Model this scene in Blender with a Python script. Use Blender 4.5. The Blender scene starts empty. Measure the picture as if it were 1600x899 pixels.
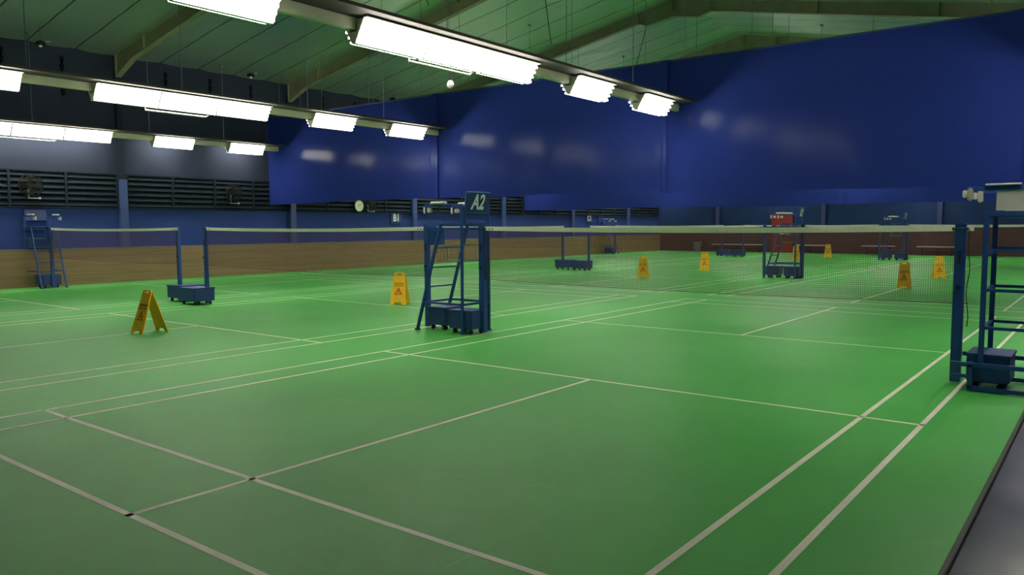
import bpy, bmesh, math, random
from mathutils import Vector, Matrix
random.seed(7)
PI = math.pi
col = bpy.context.scene.collection
sc = bpy.context.scene

# ------------------------------------------------------------------ helpers
class MB:
    """collects geometry into one mesh"""
    def __init__(s): s.v=[]; s.f=[]; s.m=[]; s.cur=0
    def mat(s,i): s.cur=i; return s
    def add(s,vs,fs):
        o=len(s.v); s.v+= [tuple(v) for v in vs]; s.f+=[tuple(i+o for i in f) for f in fs]; s.m+=[s.cur]*len(fs); return s
    def box(s,x0,y0,z0,x1,y1,z1,M=None):
        vs=[Vector((x,y,z)) for z in (z0,z1) for y in (y0,y1) for x in (x0,x1)]
        if M is not None: vs=[M@v for v in vs]
        return s.add(vs,[(0,2,3,1),(4,5,7,6),(0,1,5,4),(1,3,7,5),(3,2,6,7),(2,0,4,6)])
    def cbox(s,x0,y0,z0,x1,y1,z1,b=.01):
        """box with chamfered edges"""
        bm=bmesh.new(); bmesh.ops.create_cube(bm,size=1)
        for v in bm.verts: v.co=Vector((x0+(v.co.x+.5)*(x1-x0),y0+(v.co.y+.5)*(y1-y0),z0+(v.co.z+.5)*(z1-z0)))
        bmesh.ops.bevel(bm,geom=bm.edges[:],offset=b,segments=2,affect='EDGES')
        bm.verts.index_update(); s.add([v.co for v in bm.verts],[tuple(v.index for v in f.verts) for f in bm.faces]); bm.free(); return s
    def bar(s,a,b,w,h=None,up=(0,0,1)):
        """rectangular tube between two points, w across, h the other way"""
        h=h or w; a=Vector(a); b=Vector(b); d=(b-a).normalized(); u=Vector(up)
        if abs(d.dot(u))>.98: u=Vector((1,0,0))
        r=d.cross(u).normalized(); u=r.cross(d)
        vs=[p+r*i*w/2+u*j*h/2 for p in (a,b) for j in (-1,1) for i in (-1,1)]
        return s.add(vs,[(0,2,3,1),(4,5,7,6),(0,1,5,4),(1,3,7,5),(3,2,6,7),(2,0,4,6)])
    def tube(s,a,b,r,n=10,r2=None,cap=True):
        r2=r if r2 is None else r2; a=Vector(a); b=Vector(b); d=(b-a).normalized()
        u=Vector((0,0,1)) if abs(d.z)<.9 else Vector((1,0,0)); x=d.cross(u).normalized(); y=x.cross(d)
        vs=[p+x*math.cos(2*PI*k/n)*q+y*math.sin(2*PI*k/n)*q for p,q in ((a,r),(b,r2)) for k in range(n)]
        fs=[(k,k+n,(k+1)%n+n,(k+1)%n) for k in range(n)]
        if cap: fs+=[tuple(range(n)),tuple(range(2*n-1,n-1,-1))]
        return s.add(vs,fs)
    def path(s,pts,r,n=8):
        for a,b in zip(pts,pts[1:]): s.tube(a,b,r,n)
        return s
    def prism(s,poly,M,t):
        """polygon (x,y) extruded t along local z, placed by M"""
        n=len(poly); vs=[M@Vector((x,y,0)) for x,y in poly]+[M@Vector((x,y,t)) for x,y in poly]
        return s.add(vs,[tuple(range(n-1,-1,-1)),tuple(range(n,2*n))]+[(k,(k+1)%n,(k+1)%n+n,k+n) for k in range(n)])
    def ring(s,c,R,r,axis='y',n=28,k=6):
        c=Vector(c); vs=[];fs=[]
        for i in range(n):
            a=2*PI*i/n
            for j in range(k):
                b=2*PI*j/k; q=R+r*math.cos(b); p=(q*math.cos(a),r*math.sin(b),q*math.sin(a))
                p={'y':p,'x':(p[1],p[0],p[2]),'z':(p[0],p[2],p[1])}[axis]; vs.append(c+Vector(p))
                fs.append((i*k+j,i*k+(j+1)%k,((i+1)%n)*k+(j+1)%k,((i+1)%n)*k+j))
        return s.add(vs,fs)
    def sphere(s,c,R,sz=1,n=14,h=8):
        c=Vector(c); vs=[c+Vector((0,0,R*sz))];fs=[]
        for i in range(1,h):
            t=PI*i/h
            for j in range(n): vs.append(c+Vector((R*math.sin(t)*math.cos(2*PI*j/n),R*math.sin(t)*math.sin(2*PI*j/n),R*sz*math.cos(t))))
        vs.append(c-Vector((0,0,R*sz)))
        for j in range(n): fs.append((0,1+j,1+(j+1)%n)); fs.append((len(vs)-1,1+(h-2)*n+(j+1)%n,1+(h-2)*n+j))
        for i in range(h-2):
            for j in range(n): fs.append((1+i*n+j,1+(i+1)*n+j,1+(i+1)*n+(j+1)%n,1+i*n+(j+1)%n))
        return s.add(vs,fs)
    def build(s,name,mats,parent=None,smooth=False,loc=None):
        me=bpy.data.meshes.new(name); me.from_pydata(s.v,[],s.f)
        if not isinstance(mats,(list,tuple)): mats=[mats]
        for m in mats: me.materials.append(m)
        me.polygons.foreach_set('material_index',s.m)
        bm=bmesh.new(); bm.from_mesh(me); bmesh.ops.recalc_face_normals(bm,faces=bm.faces); bm.to_mesh(me); bm.free()
        if smooth:
            me.polygons.foreach_set('use_smooth',[True]*len(me.polygons))
            me.set_sharp_from_angle(angle=math.radians(38))
        o=bpy.data.objects.new(name,me); col.objects.link(o)
        if parent is not None: o.parent=parent
        if loc is not None: o.location=loc
        return o
def tag(o,label=None,cat=None,group=None,kind=None):
    if label: o['label']=label
    if cat: o['category']=cat
    if group: o['group']=group
    if kind: o['kind']=kind
    return o
def thing(name,label,cat,loc=(0,0,0),rz=0,group=None):
    o=bpy.data.objects.new(name,None); col.objects.link(o); o.location=loc; o.rotation_euler=(0,0,rz); o.empty_display_size=.1
    return tag(o,label,cat,group)
def kids(o): return [c for c in bpy.data.objects if c.parent==o]
def copy_tree(o,parent=None):
    c=o.copy(); col.objects.link(c); c.parent=parent
    for ch in kids(o): copy_tree(ch,c)
    return c
def dup(o,loc,rz=None,label=None,group=None):
    c=copy_tree(o); c.location=loc
    if rz is not None: c.rotation_euler=(0,0,rz)
    if label: c['label']=label
    if group: c['group']=group
    return c
def text(name,s,m,parent,loc,rot,size,shear=0,ext=.002,off=0.0,sx=1):
    cu=bpy.data.curves.new(name,'FONT'); cu.body=s; cu.size=size; cu.shear=shear; cu.extrude=ext; cu.offset=off
    cu.align_x='CENTER'; cu.align_y='CENTER'; cu.resolution_u=4
    tmp=bpy.data.objects.new(name,cu); col.objects.link(tmp)
    me=bpy.data.meshes.new_from_object(tmp.evaluated_get(bpy.context.evaluated_depsgraph_get()))
    bpy.data.objects.remove(tmp); bpy.data.curves.remove(cu); me.materials.clear(); me.materials.append(m); me.name=name
    o=bpy.data.objects.new(name,me); col.objects.link(o)
    o.parent=parent; o.location=loc; o.rotation_euler=rot; o.scale=(sx,1,1); return o

# ------------------------------------------------------------------ materials
def mat(name,color,rough=.5,metal=0,spec=.5,noise=0,nscale=8,bump=0,bscale=60,emit=None,estr=0,coat=0):
    m=bpy.data.materials.new(name); m.use_nodes=True; nt=m.node_tree; b=nt.nodes['Principled BSDF']
    b.inputs['Base Color'].default_value=(*color,1); b.inputs['Roughness'].default_value=rough
    b.inputs['Metallic'].default_value=metal; b.inputs['Specular IOR Level'].default_value=spec
    if coat: b.inputs['Coat Weight'].default_value=coat; b.inputs['Coat Roughness'].default_value=.15
    tc=nt.nodes.new('ShaderNodeTexCoord')
    if noise:
        n=nt.nodes.new('ShaderNodeTexNoise'); n.inputs['Scale'].default_value=nscale; n.inputs['Detail'].default_value=5
        nt.links.new(tc.outputs['Object'],n.inputs['Vector'])
        r=nt.nodes.new('ShaderNodeMapRange'); r.inputs['From Min'].default_value=.3; r.inputs['From Max'].default_value=.7
        r.inputs['To Min'].default_value=1-noise; r.inputs['To Max'].default_value=1+noise
        nt.links.new(n.outputs['Fac'],r.inputs['Value'])
        mx=nt.nodes.new('ShaderNodeVectorMath'); mx.operation='SCALE'; mx.inputs[0].default_value=color
        nt.links.new(r.outputs['Result'],mx.inputs['Scale']); nt.links.new(mx.outputs['Vector'],b.inputs['Base Color'])
    if bump:
        n2=nt.nodes.new('ShaderNodeTexNoise'); n2.inputs['Scale'].default_value=bscale; n2.inputs['Detail'].default_value=4
        nt.links.new(tc.outputs['Object'],n2.inputs['Vector'])
        bp=nt.nodes.new('ShaderNodeBump'); bp.inputs['Strength'].default_value=bump; bp.inputs['Distance'].default_value=.02
        nt.links.new(n2.outputs['Fac'],bp.inputs['Height']); nt.links.new(bp.outputs['Normal'],b.inputs['Normal'])
    if emit:
        b.inputs['Emission Color'].default_value=(*emit,1); b.inputs['Emission Strength'].default_value=estr
    return m
def N(nt,t,**k):
    n=nt.nodes.new(t)
    for a,b in k.items(): setattr(n,a,b)
    return n

TUBE=30.0
M={}
M['tube']=mat('tube_glow',(.9,.9,.85),.4,emit=(1.0,.965,.86),estr=TUBE)
M['line']=mat('court_line_paint',(.80,.76,.60),.5,noise=.08,nscale=3)
M['blue']=mat('blue_paint',(.018,.066,.245),.38,noise=.12,nscale=5)
M['bluebox']=mat('blue_box_paint',(.016,.048,.20),.42,noise=.15,nscale=4)
M['white']=mat('white_plastic',(.75,.75,.68),.4)
M['cream']=mat('net_tape_cloth',(.88,.84,.68),.8,noise=.05,nscale=30)
M['cord']=mat('net_cord',(.13,.045,.05),.8)
M['black']=mat('black_rubber',(.012,.012,.014),.6)
M['dark']=mat('dark_plastic',(.008,.010,.008),.6,spec=.2)
M['yellow']=mat('sign_yellow',(.98,.55,.010),.4,noise=.05,nscale=8)
M['signred']=mat('sign_red',(.60,.04,.01),.5)
M['signblack']=mat('sign_black',(.03,.02,.01),.5)
M['beam']=mat('light_beam_paint',(.42,.44,.28),.5,noise=.08,nscale=4)
M['hood']=mat('glare_board',(.035,.028,.020),.8)
M['reflector']=mat('reflector_white',(.75,.75,.68),.35)
M['bracket']=mat('bracket_steel',(.45,.46,.36),.4,metal=.6)
M['rafter']=mat('rafter_paint',(.27,.25,.15),.6,noise=.12,nscale=3)
M['wire']=mat('steel_wire',(.22,.25,.24),.4,metal=.7)
M['column']=mat('column_blue',(.03,.06,.20),.5,noise=.1,nscale=3)
M['louver']=mat('louver_grey',(.016,.024,.034),.8,spec=.05,noise=.15,nscale=6)
M['louverback']=mat('louver_dark',(.006,.008,.011),.9,spec=.05)
M['reddoor']=mat('red_door',(.17,.010,.008),.45,noise=.08)
M['bin']=mat('bin_grey',(.16,.15,.17),.5)
M['bench']=mat('bench_white',(.62,.60,.62),.5)
M['navy']=mat('sign_navy',(.02,.035,.14),.4)
M['letter']=mat('letter_white',(.80,.82,.80),.5)
M['clock']=mat('clock_face',(.70,.76,.52),.4)
M['beige']=mat('holder_beige',(.50,.46,.34),.5)
M['red']=mat('holder_red',(.45,.10,.06),.5)
M['panel']=mat('side_shield',(.62,.60,.52),.5,noise=.04)
M['matedge']=mat('mat_edge',(.02,.035,.015),.7)

def floor_material():
    m=bpy.data.materials.new('green_court_mat'); m.use_nodes=True; nt=m.node_tree; b=nt.nodes['Principled BSDF']
    tc=N(nt,'ShaderNodeTexCoord')
    n=N(nt,'ShaderNodeTexNoise'); n.inputs['Scale'].default_value=.45; n.inputs['Detail'].default_value=6; n.inputs['Roughness'].default_value=.6
    nt.links.new(tc.outputs['Object'],n.inputs['Vector'])
    r=N(nt,'ShaderNodeValToRGB'); r.color_ramp.elements[0].position=.35; r.color_ramp.elements[0].color=(.046,.315,.045,1)
    r.color_ramp.elements[1].position=.7; r.color_ramp.elements[1].color=(.074,.385,.072,1)
    nt.links.new(n.outputs['Fac'],r.inputs['Fac'])
    # fine pale scuffs
    s=N(nt,'ShaderNodeTexNoise'); s.inputs['Scale'].default_value=3.2; s.inputs['Detail'].default_value=9; s.inputs['Roughness'].default_value=.72; s.inputs['Distortion'].default_value=1.6
    nt.links.new(tc.outputs['Object'],s.inputs['Vector'])
    sr=N(nt,'ShaderNodeMapRange'); sr.inputs['From Min'].default_value=.56; sr.inputs['From Max'].default_value=.78; sr.inputs['To Max'].default_value=.22
    nt.links.new(s.outputs['Fac'],sr.inputs['Value'])
    # welded seams of the vinyl rolls run along the courts
    sp=N(nt,'ShaderNodeSeparateXYZ'); nt.links.new(tc.outputs['Object'],sp.inputs[0])
    a=N(nt,'ShaderNodeMath',operation='ADD'); a.inputs[1].default_value=-1.235+1.82*20; nt.links.new(sp.outputs['Y'],a.inputs[0])
    mo=N(nt,'ShaderNodeMath',operation='MODULO'); mo.inputs[1].default_value=1.82; nt.links.new(a.outputs[0],mo.inputs[0])
    lt=N(nt,'ShaderNodeMath',operation='LESS_THAN'); lt.inputs[1].default_value=.007; nt.links.new(mo.outputs[0],lt.inputs[0])
    ms=N(nt,'ShaderNodeMath',operation='MULTIPLY'); ms.inputs[1].default_value=.22; nt.links.new(lt.outputs[0],ms.inputs[0])
    ad=N(nt,'ShaderNodeMath',operation='ADD'); nt.links.new(sr.outputs['Result'],ad.inputs[0]); nt.links.new(ms.outputs[0],ad.inputs[1])
    mx=N(nt,'ShaderNodeMix',data_type='RGBA'); mx.inputs[7].default_value=(.24,.46,.20,1)
    nt.links.new(ad.outputs[0],mx.inputs[0]); nt.links.new(r.outputs['Color'],mx.inputs[6]); nt.links.new(mx.outputs[2],b.inputs['Base Color'])
    b.inputs['Roughness'].default_value=.5; b.inputs['Specular IOR Level'].default_value=.2
    g=N(nt,'ShaderNodeTexNoise'); g.inputs['Scale'].default_value=220; nt.links.new(tc.outputs['Object'],g.inputs['Vector'])
    bp=N(nt,'ShaderNodeBump'); bp.inputs['Strength'].default_value=.15; bp.inputs['Distance'].default_value=.002
    nt.links.new(g.outputs['Fac'],bp.inputs['Height']); nt.links.new(bp.outputs['Normal'],b.inputs['Normal'])
    return m
M['floor']=floor_material()
M['sidefloor']=mat('side_walk_vinyl',(.13,.13,.16),.22,noise=.12,nscale=1.5,bump=.12,bscale=3)

def plank_material(name,c1,c2,pitch,rough=.5,gap=.06,streak=.12):
    m=bpy.data.materials.new(name); m.use_nodes=True; nt=m.node_tree; b=nt.nodes['Principled BSDF']
    tc=N(nt,'ShaderNodeTexCoord'); mp=N(nt,'ShaderNodeMapping'); mp.inputs['Scale'].default_value=(streak*4,streak*4,14)
    nt.links.new(tc.outputs['Object'],mp.inputs['Vector'])
    n=N(nt,'ShaderNodeTexNoise'); n.inputs['Scale'].default_value=1.6; n.inputs['Detail'].default_value=6; nt.links.new(mp.outputs[0],n.inputs['Vector'])
    r=N(nt,'ShaderNodeValToRGB'); r.color_ramp.elements[0].position=.3; r.color_ramp.elements[0].color=(*c1,1); r.color_ramp.elements[1].position=.7; r.color_ramp.elements[1].color=(*c2,1)
    nt.links.new(n.outputs['Fac'],r.inputs['Fac'])
    sp=N(nt,'ShaderNodeSeparateXYZ'); nt.links.new(tc.outputs['Object'],sp.inputs[0])
    d=N(nt,'ShaderNodeMath',operation='DIVIDE'); d.inputs[1].default_value=pitch; nt.links.new(sp.outputs['Z'],d.inputs[0])
    fr=N(nt,'ShaderNodeMath',operation='FRACT'); nt.links.new(d.outputs[0],fr.inputs[0])
    lt=N(nt,'ShaderNodeMath',operation='LESS_THAN'); lt.inputs[1].default_value=gap; nt.links.new(fr.outputs[0],lt.inputs[0])
    mx=N(nt,'ShaderNodeMix',data_type='RGBA'); mx.inputs[7].default_value=(c1[0]*.6,c1[1]*.6,c1[2]*.6,1)
    nt.links.new(lt.outputs[0],mx.inputs[0]); nt.links.new(r.outputs['Color'],mx.inputs[6]); nt.links.new(mx.outputs[2],b.inputs['Base Color'])
    b.inputs['Roughness'].default_value=rough
    return m
M['wood']=plank_material('brown_wainscot_boards',(.205,.125,.055),(.275,.175,.085),.25,gap=.035)
M['maroon']=plank_material('maroon_boards',(.045,.013,.016),(.085,.028,.028),.16,gap=.14)

def wall_material(name,low,high,zsplit):
    m=bpy.data.materials.new(name); m.use_nodes=True; nt=m.node_tree; b=nt.nodes['Principled BSDF']
    tc=N(nt,'ShaderNodeTexCoord'); sp=N(nt,'ShaderNodeSeparateXYZ'); nt.links.new(tc.outputs['Object'],sp.inputs[0])
    gt=N(nt,'ShaderNodeMath',operation='GREATER_THAN'); gt.inputs[1].default_value=zsplit; nt.links.new(sp.outputs['Z'],gt.inputs[0])
    mx=N(nt,'ShaderNodeMix',data_type='RGBA'); mx.inputs[6].default_value=(*low,1); mx.inputs[7].default_value=(*high,1)
    nt.links.new(gt.outputs[0],mx.inputs[0])
    n=N(nt,'ShaderNodeTexNoise'); n.inputs['Scale'].default_value=1.2; n.inputs['Detail'].default_value=5; nt.links.new(tc.outputs['Object'],n.inputs['Vector'])
    r=N(nt,'ShaderNodeMapRange'); r.inputs['To Min'].default_value=.8; r.inputs['To Max'].default_value=1.2; nt.links.new(n.outputs['Fac'],r.inputs['Value'])
    sc_=N(nt,'ShaderNodeVectorMath',operation='SCALE'); nt.links.new(mx.outputs[2],sc_.inputs[0]); nt.links.new(r.outputs['Result'],sc_.inputs['Scale'])
    nt.links.new(sc_.outputs[0],b.inputs['Base Color']); b.inputs['Roughness'].default_value=.75; b.inputs['Specular IOR Level'].default_value=.06
    return m
M['wall']=wall_material('left_wall_paint',(.032,.056,.215),(.024,.030,.050),3.06)
M['endwall']=wall_material('end_wall_paint',(.018,.036,.115),(.018,.032,.11),3.0)
M['sidewall']=mat('side_wall_paint',(.03,.05,.16),.6)

def curtain_material():
    m=bpy.data.materials.new('blue_tarpaulin'); m.use_nodes=True; nt=m.node_tree; b=nt.nodes['Principled BSDF']
    tc=N(nt,'ShaderNodeTexCoord')
    b.inputs['Base Color'].default_value=(.018,.034,.205,1); b.inputs['Roughness'].default_value=.16; b.inputs['Specular IOR Level'].default_value=.04
    mp=N(nt,'ShaderNodeMapping'); mp.inputs['Scale'].default_value=(1,.7,.35); nt.links.new(tc.outputs['Object'],mp.inputs['Vector'])
    n=N(nt,'ShaderNodeTexNoise'); n.inputs['Scale'].default_value=1.3; n.inputs['Detail'].default_value=3; nt.links.new(mp.outputs[0],n.inputs['Vector'])
    bp=N(nt,'ShaderNodeBump'); bp.inputs['Strength'].default_value=.25; bp.inputs['Distance'].default_value=.03
    nt.links.new(n.outputs['Fac'],bp.inputs['Height']); nt.links.new(bp.outputs['Normal'],b.inputs['Normal'])
    return m
M['curtain']=curtain_material()

def foil_material():
    m=bpy.data.materials.new('silver_roof_foil'); m.use_nodes=True; nt=m.node_tree; b=nt.nodes['Principled BSDF']
    tc=N(nt,'ShaderNodeTexCoord'); sp=N(nt,'ShaderNodeSeparateXYZ'); nt.links.new(tc.outputs['Object'],sp.inputs[0])
    a=N(nt,'ShaderNodeMath',operation='ADD'); a.inputs[1].default_value=120*1.2; nt.links.new(sp.outputs['X'],a.inputs[0])
    mo=N(nt,'ShaderNodeMath',operation='MODULO'); mo.inputs[1].default_value=1.2; nt.links.new(a.outputs[0],mo.inputs[0])
    lt=N(nt,'ShaderNodeMath',operation='LESS_THAN'); lt.inputs[1].default_value=.045; nt.links.new(mo.outputs[0],lt.inputs[0])  # seam bands: shadows along the foil seams painted in as dark strips
    mx=N(nt,'ShaderNodeMix',data_type='RGBA'); mx.inputs[6].default_value=(.62,.73,.61,1); mx.inputs[7].default_value=(.13,.16,.12,1)  # green tint on the silver paints in the reflected court floor
    nt.links.new(lt.outputs[0],mx.inputs[0]); nt.links.new(mx.outputs[2],b.inputs['Base Color'])
    b.inputs['Metallic'].default_value=.75; b.inputs['Roughness'].default_value=.42
    mp=N(nt,'ShaderNodeMapping'); mp.inputs['Scale'].default_value=(2.5,.7,1); nt.links.new(tc.outputs['Object'],mp.inputs['Vector'])
    n=N(nt,'ShaderNodeTexNoise'); n.inputs['Scale'].default_value=1.6; n.inputs['Detail'].default_value=5; nt.links.new(mp.outputs[0],n.inputs['Vector'])
    bp=N(nt,'ShaderNodeBump'); bp.inputs['Strength'].default_value=.5; bp.inputs['Distance'].default_value=.12
    nt.links.new(n.outputs['Fac'],bp.inputs['Height']); nt.links.new(bp.outputs['Normal'],b.inputs['Normal'])
    return m
M['foil']=foil_material()

# ------------------------------------------------------------------ layout constants
XB,XE=-12.0,35.3          # back and end wall
YL,YR=21.55,-1.75         # left and right wall
CY=[0.0,7.27,14.47]       # right doubles line of the three courts in a row
CX=[0.0,14.4,28.5]        # net lines of the three rows
RIDGE=10.1
COLX=[-9.3,-3.5,2.3,8.1,14.0,19.8,25.6,31.4]
def ceil_z(y): return 6.42+.185*(YL-y) if y>=RIDGE else 6.42+.185*(YL-RIDGE)-.185*(RIDGE-y)

# ------------------------------------------------------------------ room shell
fl=MB()
fl.mat(0).box(XB,-.56,-.05,XE,YL,0)
def ln(x0,y0,x1,y1):
    fl.mat(1).add([(x0,y0,.0012),(x1,y0,.0012),(x1,y1,.0012),(x0,y1,.0012)],[(0,1,2,3)])
w=.04
for cx in CX:
    for cy in CY:
        X0,X1=cx-6.7,cx+6.7; Y0,Y1=cy,cy+6.1
        for y in (Y0,Y0+.46-w/2,Y1-.46-w/2,Y1-w): ln(X0,y,X1,y+w)
        for x in (X0,X1-w,X0+.76,X1-.76-w,cx-1.98-w,cx+1.98): ln(x,Y0,x+w,Y1)
        ln(X0,cy+3.03,cx-1.98,cy+3.07); ln(cx+1.98,cy+3.03,X1,cy+3.07)
tag(fl.build('floor',[M['floor'],M['line']]),'green vinyl badminton floor with painted white court lines','floor',kind='structure')
f2=MB(); f2.box(XB,YR,-.09,XE,-.56,-.035)
tag(f2.build('floor_side',M['sidefloor']),'grey blue shiny walkway strip beside the green court mat','floor',kind='structure')
e=MB(); e.cbox(XB,-.585,-.036,XE,-.558,.004,.004)
tag(e.build('trim_1',M['matedge']),'dark edging strip along the side of the green mat','trim',kind='structure')

# ceiling: two sagging foil slopes
cb=MB(); nx=int((XE-XB)/.3); vs=[];fs=[]
for side,(ya,yb,ny) in enumerate(((YL,RIDGE,24),(RIDGE,YR,24))):
    o=len(vs)
    for i in range(nx+1):
        x=XB+(XE-XB)*i/nx; ph=((x+120*1.2)%1.2)/1.2
        sag=.045*math.sin(PI*ph)
        for j in range(ny+1):
            y=ya+(yb-ya)*j/ny
            jj=random.uniform(-.012,.012) if 0<j<ny else 0
            vs.append((x,y,ceil_z(y)-sag+jj))
    for i in range(nx):
        for j in range(ny):
            a=o+i*(ny+1)+j; fs.append((a,a+1,a+ny+2,a+ny+1))
cb.add(vs,fs); co=cb.build('ceiling',M['foil'],smooth=True)
tag(co,'pitched roof lined with sagging silver insulation foil','ceiling',kind='structure')
# roof sheet above the foil
rf=MB(); t=.12
for ya,yb in ((YL,RIDGE),(RIDGE,YR)):
    rf.add([(XB,ya,ceil_z(ya)+t),(XE,ya,ceil_z(ya)+t),(XE,yb,ceil_z(yb)+t),(XB,yb,ceil_z(yb)+t)],[(0,1,2,3)])
tag(rf.build('roof',M['louverback']),'roof sheeting above the foil','roof',kind='structure')

def wall(name,mb,m,label): return tag(mb.build(name,m),label,'wall',kind='structure')
wl=MB(); wl.box(XB,YL,-.05,XE,YL+.15,6.6)
wall('wall_left',wl,M['wall'],'long side wall, blue below and slate grey above the louvres')
wr=MB(); wr.box(XB,YR-.15,-.1,XE,YR,6.5); wall('wall_right',wr,M['sidewall'],'blue side wall beside the grey walkway')
def gable(name,x0,x1,m,label):
    mb=MB(); poly=[(YR-.1,-.1),(YL+.1,-.1),(YL+.1,6.55),(RIDGE,8.75),(YR-.1,6.55)]
    mb.prism(poly,Matrix(((0,0,1,x0),(1,0,0,0),(0,1,0,0),(0,0,0,1))),x1-x0); wall(name,mb,m,label)
gable('wall_end',XE,XE+.15,M['endwall'],'dark blue end wall behind the far courts')
gable('wall_back',XB-.15,XB,M['sidewall'],'blue wall behind the near courts')
wb=MB(); wb.box(XB,YL-.18,0,XE,YL-.002,.98); wb.mat(1).box(XB,YL-.185,.98,XE,YL-.002,.995)
tag(wb.build('baseboard_left',[M['wood'],M['bin']]),'brown timber boards along the foot of the left wall','wainscot',kind='structure')
we=MB(); we.box(XE-.03,14.50,0,XE-.002,YL-.05,1.45); we.box(XE-.03,YR,0,XE-.002,13.22,1.45)
tag(we.build('baseboard_end',M['maroon']),'dark maroon boards along the foot of the end wall','wainscot',kind='structure')

# columns on the walls
for i,x in enumerate(COLX):
    mb=MB(); mb.cbox(x-.11,YL-.16,.99,x+.11,YL+.01,2.92,.008)
    mb.mat(1).box(x-.09,YL-.10,2.92,x+.09,YL+.01,6.0)
    tag(mb.build('wall_column',[M['column'],M['louver']]),'blue steel column against the side wall','column',kind='structure',group='columns along the left wall')
for y in (17.6,11.6,6.0,.3):
    mb=MB(); mb.cbox(XE-.16,y-.11,1.45,XE+.01,y+.11,6.3,.008)
    tag(mb.build('wall_column',M['navy']),'dark blue steel column on the end wall','column',kind='structure',group='columns along the end wall')

# rafters
def rafter(x):
    mb=MB()
    # web, bottom flange; haunched at the wall and at the ridge
    for sgn in (1,-1):
        yw=YL-.10 if sgn>0 else YR+.10
        def Y(d): return yw-sgn*d
        span=abs(yw-RIDGE)
        st=[(0,.62),(.95,.40),(span-1.2,.33),(span-.9,.50),(span,.52)]
        for (d0,h0),(d1,h1) in zip(st,st[1:]):
            y0,y1=Y(d0),Y(d1); a,b=ceil_z(y0)-.02,ceil_z(y1)-.02
            mb.add([(x-.012,y0,a),(x-.012,y0,a-h0),(x-.012,y1,b-h1),(x-.012,y1,b),(x+.012,y0,a),(x+.012,y0,a-h0),(x+.012,y1,b-h1),(x+.012,y1,b)],
                   [(0,1,2,3),(7,6,5,4),(0,4,5,1),(1,5,6,2),(2,6,7,3),(3,7,4,0)])
            mb.bar((x,y0,a-h0),(x,y1,b-h1),.17,.02)
        for d in (.01,1.6,4.4,7.4,span-1.2,span-.02):   # stiffener plates
            if d<=0: continue
            y0=Y(d); hh=.62 if d<.1 else .36
            mb.box(x-.08,y0-.008,ceil_z(y0)-hh,x+.08,y0+.008,ceil_z(y0)-.02)
        # knuckle on top of the column
    return mb
for i,x in enumerate(COLX):
    if x in COLX: tag(rafter(x).build('roof_beam',M['rafter']),'olive grey steel rafter crossing under the foil roof','rafter',kind='structure',group='roof rafters')
# purlin seams: light sag rods between rafters near the ridge
mb=MB()
for x0,x1 in zip(COLX,COLX[1:]):
    for y0,y1 in ((RIDGE+1.2,RIDGE+4.2),):
        mb.tube((x0+.6,y0,ceil_z(y0)-.09),(x1-.6,y1,ceil_z(y1)-.09),.012,6)
tag(mb.build('roof_bracing_beam',M['louver']),'thin bracing rods under the roof foil','bracing',kind='structure')

# louvre windows in the left wall
def louvre(n,xa,xb,z0,z1,ns,m_fr,upper):
    mb=MB(); y=YL
    mb.mat(1).box(xa,y-.012,z0,xb,y+.004,z1)
    mb.mat(0)
    for k in range(ns):
        z=z0+(k+.5)*(z1-z0)/ns; h=(z1-z0)/ns
        mb.add([(xa,y-.015,z+h*.38),(xb,y-.015,z+h*.38),(xb,y-.075,z-h*.22),(xa,y-.075,z-h*.22),(xa,y-.015,z+h*.30),(xb,y-.015,z+h*.30),(xb,y-.075,z-h*.30),(xa,y-.075,z-h*.30)],
               [(0,1,2,3),(7,6,5,4),(0,3,7,4),(1,5,6,2),(3,2,6,7),(0,4,5,1)])
    for k in range(5):
        xx=xa+(xb-xa)*k/4; mb.mat(1 if upper else 0).box(xx-.03,y-.09,z0,xx+.03,y,z1)
    mb.mat(0); mb.box(xa,y-.085,z0-.04,xb,y,z0); mb.box(xa,y-.085,z1,xb,y,z1+.04)
    tag(mb.build('window_%d'%n,[m_fr,M['louverback']]),('small upper' if upper else 'dark lower')+' louvre band in the left wall','louvre window',kind='structure')
k=1
for xa,xb in zip([XB]+COLX,COLX+[XE]):
    louvre(k,xa+.13,xb-.13,2.12,3.04,6,M['louver'],False); k+=1
# upper vent strips: short dark slots one above the other
for xa,xb in zip(COLX,COLX[1:]):
    mb=MB()
    for q in range(1,4):
        xx=xa+(xb-xa)*q/4
        for r in range(5): mb.box(xx-.05,YL-.03,5.15+r*.22,xx+.05,YL+.01,5.27+r*.22)
        for r in range(5): mb.box(xx-.02,YL-.02,5.10,xx+.02,YL+.01,6.15)
    tag(mb.build('window_%d'%k,M['louverback']),'slotted vents high in the left wall','vent',kind='structure'); k+=1

# red door in the end wall
d=MB(); d.cbox(XE-.06,13.26,0,XE-.005,14.46,2.12,.01); door=d.build('door_1',M['reddoor'])
tag(door,'red double door in the end wall','door',kind='structure')
h=MB(); h.bar((XE-.12,13.40,1.05),(XE-.12,13.95,1.05),.04); h.box(XE-.12,13.42,1.03,XE-.06,13.45,1.07); h.box(XE-.12,13.90,1.03,XE-.06,13.93,1.07)
h.build('push_bar',M['bench'],door)

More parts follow.
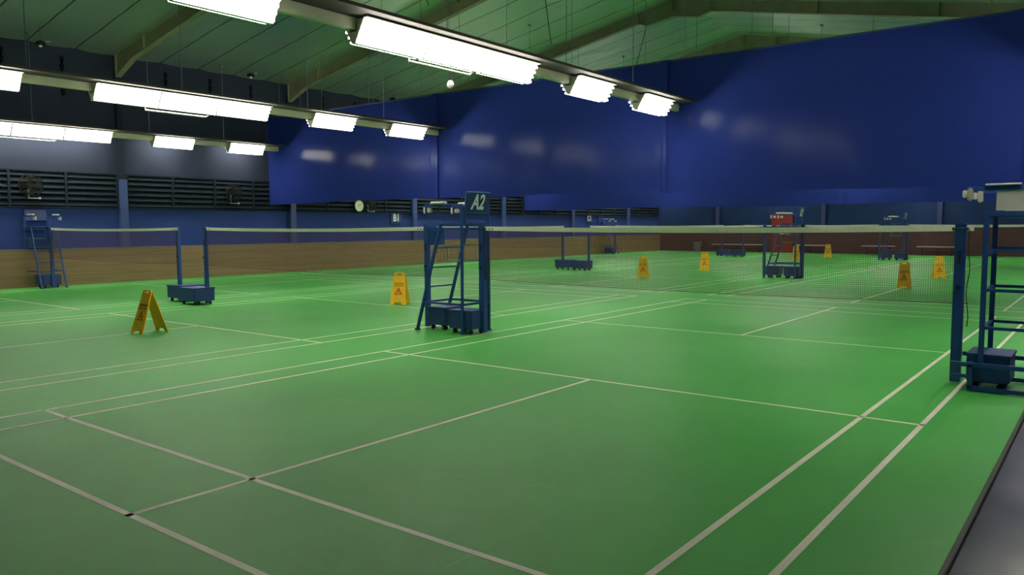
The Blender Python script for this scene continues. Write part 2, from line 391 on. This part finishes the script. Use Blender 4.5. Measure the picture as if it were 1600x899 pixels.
# ------------------------------------------------------------------ divider curtains
def curtain(x,ya,yb,z0,z1,label,group,ph):
    t=thing('divider_curtain',label,'curtain',(x,(ya+yb)/2,0),0,group)
    cx,cyy=x,(ya+yb)/2
    mb=MB(); n=60; nz=14; vs=[];fs=[]
    for side in (0,1):
        for i in range(n+1):
            y=ya+(yb-ya)*i/n-cyy; u=i/n
            for j in range(nz+1):
                z=z0+(z1-z0)*j/nz; low=1-j/nz
                edge=min(u,1-u)
                fold=.05*math.exp(-(edge/.025)**2)
                xx=-fold+.012*math.sin(9*u+ph)*(.4+low)+.006*math.sin(31*u+ph*2)*low
                zz=z+(.025*math.sin(5*u+ph)+.012*math.sin(17*u))*low
                vs.append((xx+side*.006,y,zz))
    S=(n+1)*(nz+1)
    for i in range(n):
        for j in range(nz):
            a=i*(nz+1)+j; fs.append((a,a+1,a+nz+2,a+nz+1)); fs.append((S+a,S+a+nz+1,S+a+nz+2,S+a+1))
    for i in range(n):
        for j in (0,nz):
            a=i*(nz+1)+j; b=a+nz+1; fs.append((a,b,S+b,S+a))
    for i in (0,n):
        for j in range(nz):
            a=i*(nz+1)+j; fs.append((a,a+1,S+a+1,S+a))
    mb.add(vs,fs); mb.build('sheet',M['curtain'],t,smooth=True)
    p=MB(); p.tube((.003,ya-cyy+.02,z1-.02),(.003,yb-cyy-.02,z1-.02),.022,8); p.build('top_pipe',M['navy'],t)
    for q in (.08,.36,.64,.92):
        y=ya+(yb-ya)*q; wv=MB(); wv.tube((.003,y-cyy,z1),(.003,y-cyy,ceil_z(y)-.03),.006,6); wv.build('hanger_wire',M['wire'],t)
    return t
P1=7.27
for i,(ya,yb,z0,lab) in enumerate(((13.78,21.5,2.32,'glossy blue divider sheet hanging nearest the louvred wall'),
                                (6.90,13.95,2.34,'glossy blue divider sheet hanging above the seat of the A2 chair'),
                                (.26,7.05,2.26,'broad glossy blue divider sheet right of the last lamp, above the near net'),
                                (-1.6,.38,2.24,'narrow blue divider sheet at the right edge of the photo'))):
    curtain(P1+.035*i,ya,yb,z0,5.18,lab,'blue divider sheets behind the lamps',i*1.3)
for i,(ya,yb,lab) in enumerate(((13.78,21.5,'blue divider sheet of the farther row, on the louvred wall side'),
                                (6.90,13.95,'blue divider sheet of the farther row, above the corner bin'),
                                (-1.0,7.05,'blue divider sheet of the farther row, above the farthest umpire chair at right'))):
    curtain(21.5+.035*i,ya,yb,2.30,5.18,lab,'blue divider sheets of the farther row',i*1.9+.7)

# ------------------------------------------------------------------ lamps
LROW=[-.55,6.60,13.72,20.88]
LX=[-3.75,-1.34,-.11,1.12,3.52,5.93]
ZT,ZB,HW,HB=4.14,3.86,.20,.035    # wedge section
def make_fixture():
    t=thing('tube_light_fixture','x','ceiling light')
    L=.60
    mb=MB()   # wedge body
    for q in (-1,1):
        poly=[(q*HW,ZT),(q*(HW-.008),ZT),(q*(HB-.008),ZB),(q*HB,ZB)]
        mb.prism(poly,Matrix(((0,0,1,-L),(1,0,0,0),(0,1,0,0),(0,0,0,1))),2*L)
    mb.box(-L,-HB,ZB-.006,L,HB,ZB)
    mb.build('reflector_body',M['reflector'],t)
    for q in (-1,1):
        mb=MB(); a,b=sorted((q*(HW-.004),q*(HW+.07))); mb.box(-L-.01,a,ZT,L+.01,b,ZT+.012); mb.build('reflector_lip',M['reflector'],t)
    for s in (-1,1):   # end brackets, notched round the beam
        mb=MB(); poly=[(-HW,ZT),(-.065,ZT),(-.065,4.0),(.065,4.0),(.065,ZT),(HW,ZT),(HB,ZB),(-HB,ZB)]
        mb.prism(poly,Matrix(((0,0,1,s*L-.006),(1,0,0,0),(0,1,0,0),(0,0,0,1))),.012)
        mb.build('end_bracket',M['bracket'],t)
    first=None
    for s in (-1,1):
        d=Vector((0,HB-HW,ZB-ZT)).normalized(); nrm=Vector((0,abs(d.z),-abs(d.y)))
        for k in range(4):
            q=(k+.5)/4; y=HW+(HB-HW)*q; z=ZT+(ZB-ZT)*q
            y+=nrm.y*.03; z+=nrm.z*.03
            if first is None:
                mb=MB(); mb.tube((-.575,0,0),(.575,0,0),.0165,8); first=mb.build('tube',M['tube'],t,smooth=True); o=first
            else:
                o=first.copy(); col.objects.link(o); o.parent=t
            o.location=(0,s*y,z)
    return t
rowname=['the right sideline beam','the large upper beam','the middle beam','the louvred wall beam']
xname=['cut by the picture edge before the trio','near one of the joined trio','middle one of the joined trio','far one of the joined trio','second before the blue curtain','last before the blue curtain']
fx=make_fixture()
first=True
def track(y,cx,label):
    t=thing('light_track',label,'lighting beam',(cx,y,0),0,'beams carrying the lamps')
    b=MB(); b.cbox(-6.6,-.05,4.02,7.16,.05,4.165,.008); b.build('beam',M['beam'],t)
    b=MB(); b.box(-6.6,-.44,4.172,7.1,.44,4.215); b.build('glare_board',M['hood'],t)
    for x in (-6.3,-3.0,-.2,2.85,5.2):
        b=MB(); b.tube((x,0,4.21),(x,0,ceil_z(y)-.05),.007,6); b.tube((x,0,ceil_z(y)-.10),(x,0,ceil_z(y)-.05),.05,10); b.build('hanger_rod',M['wire'],t)
    b=MB(); b.tube((-.95,.02,3.80),(.30,.02,3.80),.017,8); b.tube((-.95,.02,3.80),(-.95,.02,4.02),.012,8); b.tube((.30,.02,3.80),(.42,.02,3.88),.014,8); b.tube((.42,.02,3.88),(.42,.02,4.02),.012,8)
    b.build('cable_conduit',M['bracket'],t)
    return t
tn=['lamp beam above the right sideline','large olive lamp beam crossing the top of the photo','olive lamp beam in the middle of three','olive lamp beam by the louvred wall']
for bi,bx in enumerate((0,14.4,28.5)):
    for ri,y in enumerate(LROW):
        track(y,bx,tn[ri]+(', near courts',', second courts behind the curtain',', last courts behind both curtains')[bi])
        for xi,x in enumerate(LX):
            if ri==0 and xi==0: continue
            lab='tube lamp '+xname[xi]+', on '+rowname[ri]
            if bi: lab='hidden '+lab.replace('cut by the picture edge before the trio','single before the trio').replace('before the blue curtain','before the end').replace(', on',(', second courts, on',', last courts, on')[bi-1])
            grp='tube lamps on '+rowname[ri]+('',' over the second courts',' over the last courts')[bi]
            if first: fx.location=(bx+x,y,0); fx['label']=lab; fx['group']=grp; first=False
            else: dup(fx,(bx+x,y,0),None,lab,grp)
# small bulb hanging under the conduit of the big beam
def bulb(loc,label,grp,z):
    t=thing('hanging_bulb',label,'bulb',loc,0,grp)
    b=MB(); b.tube((0,0,.13),(0,0,z),.004,6); b.build('cable',M['black'],t)
    b=MB(); b.tube((0,0,.06),(0,0,.14),.028,10,.02); b.build('socket',M['dark'],t,smooth=True)
    b=MB(); b.sphere((0,0,0),.05,1.25); b.build('globe',M['white'],t,smooth=True)
    return t
bulb((-.12,6.62,3.60),'small white bulb hanging under the brightest joined lamps','hanging bulbs',.20)

# roof cameras / domes on wires
for x,lab in ((-.1,'small dark dome lamp hanging under the foil at the top left corner'),(5.9,'small dark dome lamp hanging between the two nearest rafters'),(11.9,'small dark dome lamp hanging near the far rafter')):
    z=6.15 if x<0 else 6.25
    t=thing('dome_lamp',lab,'dome lamp',(x,20.4,z),0,'dome lamps under the roof')
    b=MB(); b.sphere((0,0,0),.12,.6); b.build('shade',M['dark'],t,smooth=True)
    b=MB(); b.sphere((-.02,-.03,-.06),.045,1); b.build('lens',M['white'],t,smooth=True)
    b=MB(); b.tube((0,0,.05),(0,0,ceil_z(20.4)-z-.04),.006,6); b.build('wire',M['wire'],t)
    b=MB(); b.bar((0,0,.02),(.22,0,.09),.02); b.build('arm',M['bracket'],t)

# ------------------------------------------------------------------ nets and posts
def make_net(W=6.1):
    t=thing('badminton_net','x','net')
    def top(u): return 1.55-.026*4*u*(1-u)*1.0
    # netting: every strand has thickness
    mb=MB(); th=.0017; ny=int(W/.021); nz=33
    for i in range(1,ny):
        u=i/ny; y=W*u; zt=top(u)-.03; mb.box(-th/2,y-th/2,zt-.73,th/2,y+th/2,zt)
    for k in range(nz+1):
        dz=.73*k/nz; seg=10
        for s in range(seg):
            u0,u1=s/seg,(s+1)/seg
            mb.bar((0,W*u0,top(u0)-.03-dz),(0,W*u1,top(u1)-.03-dz),th if k<nz else .006)
    mb.build('netting',M['cord'],t)
    mb=MB(); seg=24; vs=[];fs=[]
    for s in range(seg+1):
        u=s/seg; y=-.02+(W+.04)*u; z=top(u)
        vs+=[(-.006,y,z),(-.006,y,z-.058),(.006,y,z-.058),(.006,y,z)]
    for s in range(seg):
        a=s*4
        for q in range(4): fs.append((a+q,a+(q+1)%4,a+4+(q+1)%4,a+4+q))
    fs+=[(3,2,1,0),(seg*4,seg*4+1,seg*4+2,seg*4+3)]
    mb.add(vs,fs); mb.build('top_tape',M['cream'],t)
    mb=MB()
    for yy in (0,W):
        for k in range(3): mb.box(-.009,yy+(-.06 if yy else .06)*(k+.6)-.008,1.50,-.006,yy+(-.06 if yy else .06)*(k+.6)+.008,1.525)
    mb.build('tape_eyelet',M['black'],t)
    for yy,s in ((.012,1),(W-.012,-1)):
        pts=[Vector((-.01,yy+s*.012*math.sin(k*1.1),1.5-k*.085)) for k in range(12)]
        mb=MB(); mb.path(pts,.004,6); mb.build('side_cord',M['black'],t)
    return t
net=make_net()
nl=[['between the A2 chair and the big chair at right','between the A2 chair and the nearest two-post carts','before the brown boards, by the far left chair'],
    ['in the second row, right of the B2 chair','in the second row, left of the B2 chair','in the second row, toward the brown boards'],
    ['in the last row, right of its umpire chair','in the last row, before the red door','in the last row, by the far corner']]
for r,cx in enumerate(CX):
    for c,cy in enumerate(CY):
        lab='badminton net with white tape '+nl[r][c]
        if r==0 and c==0: net.location=(cx,cy,0); net['label']=lab; net['group']='badminton nets'
        else: dup(net,(cx,cy,0),None,lab,'badminton nets')

def make_post(box,hw=.035,wheelr=.034,h=1.56):
    """pole at origin; box = x0,y0,x1,y1 of the ballast box"""
    x0,y0,x1,y1=box
    t=thing('net_post','x','net post')
    b=MB(); b.cbox(-hw,-hw,.02,hw,hw,h,.006); b.box(-hw-.005,-hw-.005,h-.01,hw+.005,hw+.005,h+.012); b.build('pole',M['blue'],t)
    b=MB(); b.cbox(x0,y0,.075,x1,y1,.335,.012); b.cbox(x0-.008,y0-.008,.315,x1+.008,y1+.008,.345,.005); b.build('ballast_box',M['bluebox'],t)
    for x in (x0+.07,x1-.07):
        for y in (y0+.07,y1-.07):
            b=MB(); b.tube((-.016,0,0),(.016,0,0),wheelr,14); b.box(-.022,-.012,0,-.017,.012,.05); b.box(.017,-.012,0,.022,.012,.05); b.box(-.022,-.012,.04,.022,.012,.048)
            b.build('wheel',M['black'],t,smooth=True,loc=(x,y,wheelr))
    b=MB(); b.tube((-hw-.02,0,.95),(-hw,0,.95),.02,12); b.tube((-hw-.04,0,.95),(-hw-.02,0,.95),.007,8); b.box(-hw-.012,-.012,1.18,-hw,.012,1.30); b.build('winch',M['black'],t)
    b=MB(); b.ring((0,0,h-.04),hw*1.42,.005,'z',16,5); b.build('cord_ring',M['black'],t)
    return t
GA='net posts on wheeled ballast boxes'
# pair under an umpire chair
pA=make_post((-.27,.0,.10,.44),.046); pA.location=(0,6.13,0)
pB=make_post((-.13,-.49,.24,-.10),.036); pB.location=(0,7.24,0)
tag(pA,'thick blue net post right of the A2 chair, holding the near net',group=GA); tag(pB,'blue net post left of the A2 chair, behind its ladder',group=GA)
# pair in the cart positions
pC=make_post((-.34,-.08,.12,.48)); pC.location=(0,13.40,0)
pD=make_post((-.16,-.36,.34,.24)); pD.location=(.05,14.52,0)
tag(pC,'blue net post on the front box of the pair behind the left yellow sign',group=GA); tag(pD,'blue net post on the rear box of the pair behind the left yellow sign',group=GA)
pE=make_post((-.24,-.47,.24,-.12),.045); pE.location=(-.02,.085,0)
tag(pE,'tall dark blue net post at right beside the big umpire chair',group=GA)
pF=make_post((-.22,.04,.22,.52)); pF.location=(0,20.62,0)
tag(pF,'blue net post in front of the chair by the brown boards',group=GA)
dup(pA,(CX[1],6.13,0),None,'blue net post right of the B2 chair in the second row',GA)
dup(pB,(CX[1],7.24,0),None,'blue net post left of the B2 chair in the second row',GA)
dup(pC,(CX[1],13.40,0),None,'right post of the pair standing between second row nets',GA)
dup(pD,(CX[1]+.05,14.52,0),None,'left post of the pair standing between second row nets',GA)
dup(pA,(CX[2],6.13,0),None,'net post right of the far umpire chair before the maroon boards',GA)
dup(pB,(CX[2],7.24,0),None,'net post left of the far umpire chair before the maroon boards',GA)
dup(pC,(CX[2],13.40,0),None,'right post of the pair near the red door',GA)
dup(pD,(CX[2]+.05,14.52,0),None,'left post of the pair near the red door',GA)
dup(pF,(CX[2],20.62,0),None,'net post before the far chair at the end of the brown boards',GA)

# ------------------------------------------------------------------ umpire chairs
def make_chair(sign):
    """origin on the floor at the back; +y is the way the umpire faces (ladder side)"""
    t=thing('umpire_chair','x','umpire chair')
    HX=.30; B=M['blue']
    for s in (-1,1):
        b=MB(); b.cbox(s*HX-.018,-.018,0,s*HX+.018,.018,1.86,.004); b.box(s*HX-.028,-.028,0,s*HX+.028,.028,.02); b.build('leg',B,t)
        b=MB(); b.bar((s*HX,.90,.02),(s*HX,.40,1.60),.036,.036); b.box(s*HX-.03,.87,0,s*HX+.03,.93,.03); b.build('ladder_rail',B,t)
    for z in (.66,.95,1.24):
        y=.90-.50*(z-.02)/1.58
        b=MB(); b.bar((-HX,y,z),(HX,y,z),.03,.02); b.build('rung',B,t)
    b=MB()   # base frame
    for x in (-HX,HX): b.bar((x,0,.43),(x,.77,.43),.03)
    for y in (0,.77): b.bar((-HX,y,.43),(HX,y,.43),.03)
    b.build('base_frame',B,t)
    b=MB(); b.cbox(-HX,0,1.565,HX,.46,1.60,.008); b.build('seat',B,t)
    b=MB()
    for x in (-HX,HX): b.bar((x,0,1.52),(x,.46,1.52),.03)
    for y in (.01,.45): b.bar((-HX,y,1.52),(HX,y,1.52),.03)
    b.build('seat_frame',B,t)
    # backrest: leaning panel in a light frame
    R=Matrix.Translation((0,-.02,1.76))@Matrix.Rotation(math.radians(9),4,'X')
    b=MB(); b.box(-.25,-.008,0,.25,.008,.27,R); br=b.build('backrest',M['navy'],t)
    b=MB()
    cs=[R@Vector(p) for p in ((-.26,0,-.01),(.26,0,-.01),(.26,0,.28),(-.26,0,.28))]
    for a,c in zip(cs,cs[1:]+cs[:1]): b.tube(a,c,.011,8)
    b.build('backrest_frame',B,br)
    for s in (-1,1):
        bb=MB(); bb.bar((s*.25,-.02,1.60),(s*.25,-.02,1.78),.025); bb.build('back_support',B,br)
    if sign:
        q=R@Vector((.0,-.011,.135)); text('court_sign',sign,M['letter'],br,q,(math.radians(90+9),0,0),.30,shear=.22,ext=.002,off=.008,sx=.78)
    for s in (-1,1):
        b=MB(); b.bar((s*HX,-.02,1.86),(s*HX,.72,1.86),.026,.026)
        b.bar((s*HX,.70,1.86),(s*HX,.70,1.74),.02)
        ar=b.build('armrest',B,t)
        bb=MB(); bb.cbox(s*HX-.045,.30,1.875,s*HX+.045,.58,1.915,.012); bb.build('arm_pad',M['white'],ar)
        bb=MB(); bb.cbox(s*HX-.03,.58,1.755,s*HX+.02,.655,1.82,.008); bb.build('drink_holder',M['beige'],ar)
        bb=MB(); bb.cbox(s*HX-.02,.705,1.745,s*HX+.015,.735,1.84,.006); bb.build('clip',M['white'],ar)
    b=MB(); b.box(-.27,.70,1.28,.10,.712,1.54); b.build('score_board',B,t)
    for s in (-1,1):
        bb=MB(); bb.bar((-.09+s*.16,.45,1.52),(-.09+s*.16,.702,1.52),.018); bb.build('board_arm',B,t)
    # wire basket under the seat
    b=MB(); x0,x1,y0,y1,z0,z1=-.27,.27,.10,.50,1.05,1.28
    for z in (z0,z1):
        for a,c in (((x0,y0,z),(x1,y0,z)),((x1,y0,z),(x1,y1,z)),((x1,y1,z),(x0,y1,z)),((x0,y1,z),(x0,y0,z))): b.tube(a,c,.006,6)
    for k in range(7):
        y=y0+(y1-y0)*k/6; b.tube((x0,y,z0),(x0,y,z1),.003,5); b.tube((x1,y,z0),(x1,y,z1),.003,5); b.tube((x0,y,z0),(x1,y,z0),.003,5)
    for k in range(9):
        x=x0+(x1-x0)*k/8; b.tube((x,y0,z0),(x,y0,z1),.003,5); b.tube((x,y1,z0),(x,y1,z1),.003,5)
    for x in (x0,x1): b.tube((x,.03,z1),(x,y0,z1),.006,6)
    b.build('wire_basket',M['wire'],t)
    return t
GU='tall blue umpire chairs'
ch=make_chair('A2'); ch.location=(0,6.27,0)
tag(ch,'tall blue umpire chair with A2 on its backrest',group=GU)
c2=make_chair('B2'); c2.location=(CX[1]-.1,6.20,0); tag(c2,group=GU,label='blue umpire chair of the second row with B2 on its backrest')
c3=make_chair('C2'); c3.location=(CX[2],6.27,0); tag(c3,'far umpire chair before the maroon boards, seen through the near net',group=GU)
plain=make_chair(None)
tag(plain,'blue umpire chair against the brown boards at the far left',group=GU); plain.location=(0,21.45,0); plain.rotation_euler=(0,0,PI)
dup(plain,(CX[2],21.45,0),PI,'small umpire chair at the far end of the brown boards',GU)
# large chair at the right edge, a different build
def big_chair():
    t=thing('umpire_chair','large dark blue umpire chair cut by the right edge, with pale side shield','umpire chair',(0,-.16,0),0,GU)
    B=M['blue']; HX=.33; D=-.95
    for s in (-1,1):
        for y,n in ((0,0),(D,1)):
            b=MB(); b.cbox(s*HX-.022,y-.022,.26,s*HX+.022,y+.022,1.64 if n==0 else 1.92,.005); b.build('leg',B,t)
        for z in (1.32,.95,.60):
            b=MB(); b.bar((s*HX,0,z),(s*HX,D,z),.028); b.build('side_rail',B,t)
    b=MB()
    for x in (-HX-.02,HX+.02):
        b.bar((x,.24,.25),(x,D-.04,.25),.04); b.bar((x,.24,.14),(x,.08,.14),.03); b.bar((x,.10,.03),(x,D-.04,.03),.04); b.bar((x,.08,.03),(x,.08,.25),.04); b.bar((x,D-.03,.03),(x,D-.03,.25),.04)
    for y in (.08,D-.03):
        b.bar((-HX,y,.25),(HX,y,.25),.04); b.bar((-HX,y,.03),(HX,y,.03),.04) if y<0 else None
    b.build('base_frame',B,t)
    for z in (.60,.95,1.28):
        b=MB(); b.bar((-HX,.0,z),(HX,.0,z),.03,.02); b.build('rung',B,t)
    b=MB(); b.cbox(-HX-.02,D,1.62,HX+.02,.03,1.675,.008); b.build('seat',B,t)
    for s in (-1,1):
        b=MB(); b.bar((s*HX,D,1.90),(s*HX,.16,1.88),.035,.045)
        ar=b.build('armrest',B,t)
        bb=MB(); bb.cbox(s*HX-.04,-.26,1.905,s*HX+.04,.02,1.925,.006); bb.build('arm_pad',M['white'],ar)
        bb=MB(); bb.cbox(s*HX-.045,.115,1.77,s*HX+.03,.16,1.89,.012); bb.build('drink_holder',M['beige'],ar)
        bb=MB(); bb.cbox(s*HX-.03,.165,1.80,s*HX+.02,.20,1.87,.008); bb.build('clip',M['white'],ar)
        bb=MB(); bb.box(s*HX-.006,D+.03,1.68,s*HX+.006,-.07,1.865); bb.build('side_shield',M['panel'],ar)
    b=MB(); b.box(-.30,D-.01,1.68,.30,D+.01,2.2); b.build('backrest',M['navy'],t)
    for x in (-.25,.12):
        b=MB(); b.tube((-.02,0,0),(.02,0,0),.05,16); b.build('wheel',M['black'],t,smooth=True,loc=(x,-.55,.055))
    return t
big_chair()

# ------------------------------------------------------------------ wet floor signs
def make_sign():
    t=thing('caution_sign','x','wet floor sign')
    H=.63; a=math.atan2(.20,H); L=H/math.cos(a)
    for s in (-1,1):
        # panel local: u across (world y), v up along the slant
        Mx=Matrix(((0,-math.sin(a)*s*-1*-1,0,0),(1,0,0,0),(0,math.cos(a),0,0),(0,0,0,1)))
        def P(u,v,n=0.0):
            # n = offset outward
            x=s*(.21-v*math.sin(a)+n*math.cos(a)); z=v*math.cos(a)+n*math.sin(a); return Vector((x,u,z))
        outer=[(-.155,0),(-.085,0),(-.06,.05),(.06,.05),(.085,0),(.155,0),(.105,L-.02),(.09,L),(.05,L),(.045,L-.05),(-.045,L-.05),(-.05,L),(-.09,L),(-.105,L-.02)]
        mb=MB(); n=len(outer); th=.014
        vs=[P(u,v,0) for u,v in outer]+[P(u,v,-th) for u,v in outer]
        mb.add(vs,[tuple(range(n)),tuple(range(2*n-1,n-1,-1))]+[(k,k+n,(k+1)%n+n,(k+1)%n) for k in range(n)])
        # handle bridge and side ribs
        mb.add([P(-.05,L-.015,0),P(.05,L-.015,0),P(.05,L,0),P(-.05,L,0),P(-.05,L-.015,-th),P(.05,L-.015,-th),P(.05,L,-th),P(-.05,L,-th)],[(0,1,2,3),(7,6,5,4),(0,4,5,1),(2,6,7,3)])
        for q in (-1,1):
            mb.bar(P(q*.150,.01,-.008),P(q*.102,L-.03,-.008),.02,.012)
        pn=mb.build('panel',M['yellow'],t)
        # printed warning triangle with slipping figure
        tr=[(-.080,.205),(.080,.205),(0,.352)]; ti=[(-.054,.220),(.054,.220),(0,.320)]
        g=MB(); vs=[P(u,v,.0022) for u,v in tr]+[P(u,v,.0022) for u,v in ti]
        g.add(vs,[(0,1,4,3),(1,2,5,4),(2,0,3,5)])
        g.mat(1)
        g.add([P(u+.004*math.cos(k),v,.0024) for k,(u,v) in enumerate([(-.006,.292),(.006,.292),(.006,.304),(-.006,.304)])],[(0,1,2,3)])
        for (u0,v0,u1,v1,wd) in ((0,.29,-.008,.262,.012),(-.008,.262,.018,.246,.009),(-.008,.262,-.024,.240,.009),(0,.283,.02,.275,.006),(0,.283,-.018,.288,.006)):
            du,dv=u1-u0,v1-v0; l=math.hypot(du,dv); pu,pv=-dv/l*wd/2,du/l*wd/2
            g.add([P(u0+pu,v0+pv,.0024),P(u0-pu,v0-pv,.0024),P(u1-pu,v1-pv,.0024),P(u1+pu,v1+pv,.0024)],[(0,1,2,3)])
        g.build('warning_triangle',[M['signred'],M['signblack']],pn)
        for word,v,sz in (('CAUTION',.43,.044),('WET FLOOR',.385,.034)):
            rot=Matrix((( (0), -s*math.sin(a), s*math.cos(a)),(s*1,0,0),(0,math.cos(a),math.sin(a)))).to_euler()
            text('sign_text',word,M['signblack'],pn,P(0,v,.002),rot,sz,ext=.0006,off=.0008)
    mb=MB(); mb.tube((0,-.08,H-.004),(0,.08,H-.004),.012,8); mb.build('hinge',M['yellow'],t)
    return t
sg=make_sign(); GS='yellow wet floor signs'
spots=[((-2.86,10.2),3,'yellow wet floor sign seen side on at left, nearest of the signs'),
       ((2.35,10.28),32,'yellow wet floor sign left of the A2 chair'),
       ((12.1,10.05),24,'yellow wet floor sign behind the near net, closest beyond the double post cart'),
       ((16.6,10.1),16,'yellow wet floor sign between the double post carts and the red door'),
       ((26.0,10.05),20,'yellow wet floor sign partly behind the B2 chair'),
       ((29.7,9.75),12,'smallest yellow wet floor sign, far off in front of the maroon boards'),
       ((12.3,3.0),10,'yellow wet floor sign seen through the near net, standing on the line'),
       ((16.6,2.95),16,'yellow wet floor sign through the net beside the right post')]
for i,((x,y),a,lab) in enumerate(spots):
    if i==0: sg.location=(x,y,.0012); sg.rotation_euler=(0,0,math.radians(a)); tag(sg,lab,group=GS)
    else: dup(sg,(x,y,.0012),math.radians(a),lab,GS)

# ------------------------------------------------------------------ wall things
def wall_fan(x,z,lab):
    t=thing('wall_fan',lab,'fan',(x,YL-.09,z),0,'black wall fans on the louvres')
    b=MB()
    for R,yy in ((.29,-.14),(.29,-.20),(.22,-.23),(.12,-.245),(.22,-.11)): b.ring((0,yy,0),R,.008,'y',26,5)
    for k in range(16):
        a=2*PI*k/16; c,s=math.cos(a),math.sin(a)
        b.path([(c*.05,-.25,s*.05),(c*.22,-.23,s*.22),(c*.29,-.20,s*.29),(c*.29,-.14,s*.29),(c*.1,-.10,s*.1)],.004,4)
    b.build('cage',M['dark'],t)
    b=MB()
    for k in range(4):
        a=PI/2*k
        R=Matrix.Rotation(a,4,'Y')
        b.add([R@Vector(p) for p in ((.03,-.16,-.02),(.24,-.18,-.09),(.26,-.15,.07),(.04,-.15,.03),(.03,-.153,-.02),(.24,-.173,-.09),(.26,-.143,.07),(.04,-.143,.03))],[(0,1,2,3),(7,6,5,4),(0,4,5,1),(1,5,6,2),(2,6,7,3),(3,7,4,0)])
    b.build('blade',M['dark'],t)
    b=MB(); b.tube((0,-.12,0),(0,.0,0),.06,12); b.build('motor',M['dark'],t,smooth=True)
    b=MB(); b.bar((0,.01,0),(0,.01,-.34),.03); b.bar((0,.03,-.33),(.24,-.03,-.33),.02); b.build('bracket',M['bracket'],t)
    b=MB(); b.sphere((.24,-.05,-.33),.03); b.build('pull_knob',M['white'],t,smooth=True)
wall_fan(-.15,2.66,'black wall fan on the louvres above the far left chair')
wall_fan(5.75,2.64,'black wall fan on the louvres over the left net')
wall_fan(11.55,2.45,'black wall fan beside the round clock')
t=thing('wall_clock','round pale green wall clock with dark rim on the louvres','clock',(10.98,YL-.22,2.32),0)
b=MB(); b.tube((0,.05,0),(0,-.02,0),.23,32); b.ring((0,-.02,0),.225,.02,'y',32,6); b.build('case',M['dark'],t,smooth=True)
b=MB(); b.tube((0,-.02,0),(0,-.024,0),.205,32); b.build('face',M['clock'],t)
b=MB(); b.bar((0,-.028,0),(-.05,-.028,.09),.012,.004,up=(0,1,0)); b.bar((0,-.028,0),(.10,-.028,.08),.008,.004,up=(0,1,0)); b.tube((0,-.024,0),(0,-.032,0),.012,10); b.build('hand',M['signblack'],t)
b=MB(); b.box(-.03,.05,-.03,.03,.16,.03); b.build('mount',M['dark'],t)
def court_sign(x,z,s,lab):
    t=thing('court_number_sign',lab,'sign',(x,YL-.05,z),0,'court number plates on the left wall')
    b=MB(); b.cbox(-.30,.0,-.20,.30,.05,.20,.006); b.build('plate',M['navy'],t)
    text('sign_text',s,M['letter'],t,(0,-.002,0),(PI/2,0,0),.40,ext=.002,off=.010,sx=.85)
court_sign(13.05,1.88,'B1','small navy plate reading B1 on the left wall')
court_sign(27.3,1.93,'C1','small navy plate reading C1 on the left wall near the far end')

# benches and bin along the end wall
def bench(y0,y1,lab):
    t=thing('wall_bench',lab,'bench',(34.75,(y0+y1)/2,0),0,'benches along the end wall'); h=(y1-y0)/2
    b=MB(); b.cbox(-.18,-h,.42,.18,h,.46,.008); b.build('seat',M['bench'],t)
    for y in (-h+.25,0,h-.25):
        b=MB(); b.bar((-.14,y,0),(-.14,y,.42),.03); b.bar((.14,y,0),(.14,y,.42),.03); b.bar((-.14,y,.38),(.14,y,.38),.03); b.build('leg',M['dark'],t)
    b=MB(); b.bar((0,-h+.25,.15),(0,h-.25,.15),.025); b.build('rail',M['dark'],t)
bench(14.6,17.7,'low pale bench left of the red door'); bench(11.3,12.9,'short pale bench right of the red door'); bench(7.9,9.5,'pale bench below the maroon boards, left of the farthest umpire chair')
bench(15.0-9.9,6.9,'pale bench behind the farthest umpire chair')
t=thing('rubbish_bin','grey rubbish bin in the far corner by the maroon boards','bin',(34.7,18.65,0))
b=MB(); b.tube((0,0,0),(0,0,.58),.19,18,.25); b.build('body',M['bin'],t,smooth=True)
b=MB(); b.ring((0,0,.58),.25,.015,'z',20,6); b.build('rim',M['bin'],t,smooth=True)
b=MB(); b.sphere((0,0,.60),.19,.5); b.build('bag',M['dark'],t,smooth=True)
# ------------------------------------------------------------------ world, camera
w_=bpy.data.worlds.new('World'); sc.world=w_; w_.use_nodes=True
w_.node_tree.nodes['Background'].inputs[0].default_value=(.02,.025,.03,1); w_.node_tree.nodes['Background'].inputs[1].default_value=.3
cam=bpy.data.cameras.new('Camera'); co_=bpy.data.objects.new('Camera',cam); col.objects.link(co_)
C=Vector((-8.67497753,-1.13468354,1.55916581)); yaw,pitch,roll,F=0.660180062,-0.0787747685,-0.00396638698,1222.94790
f=Vector((math.cos(pitch)*math.cos(yaw),math.cos(pitch)*math.sin(yaw),math.sin(pitch))); r=Vector((math.sin(yaw),-math.cos(yaw),0)); u=r.cross(f)
r2=r*math.cos(roll)+u*math.sin(roll); u2=-r*math.sin(roll)+u*math.cos(roll)
co_.matrix_world=Matrix(((r2.x,u2.x,-f.x,C.x),(r2.y,u2.y,-f.y,C.y),(r2.z,u2.z,-f.z,C.z),(0,0,0,1)))
cam.sensor_width=36; cam.lens=F/1600*36; cam.clip_end=200
sc.camera=co_
sc.view_settings.view_transform='Standard'; sc.view_settings.look='None'; sc.view_settings.exposure=0; sc.view_settings.gamma=1; sc.view_settings.use_curve_mapping=False
sc.cycles.max_bounces=8; sc.cycles.diffuse_bounces=5; sc.cycles.use_denoising=True; sc.cycles.use_light_tree=True
try: sc.cycles.denoiser='OPENIMAGEDENOISE'
except Exception: pass
sc.cycles.sample_clamp_indirect=8
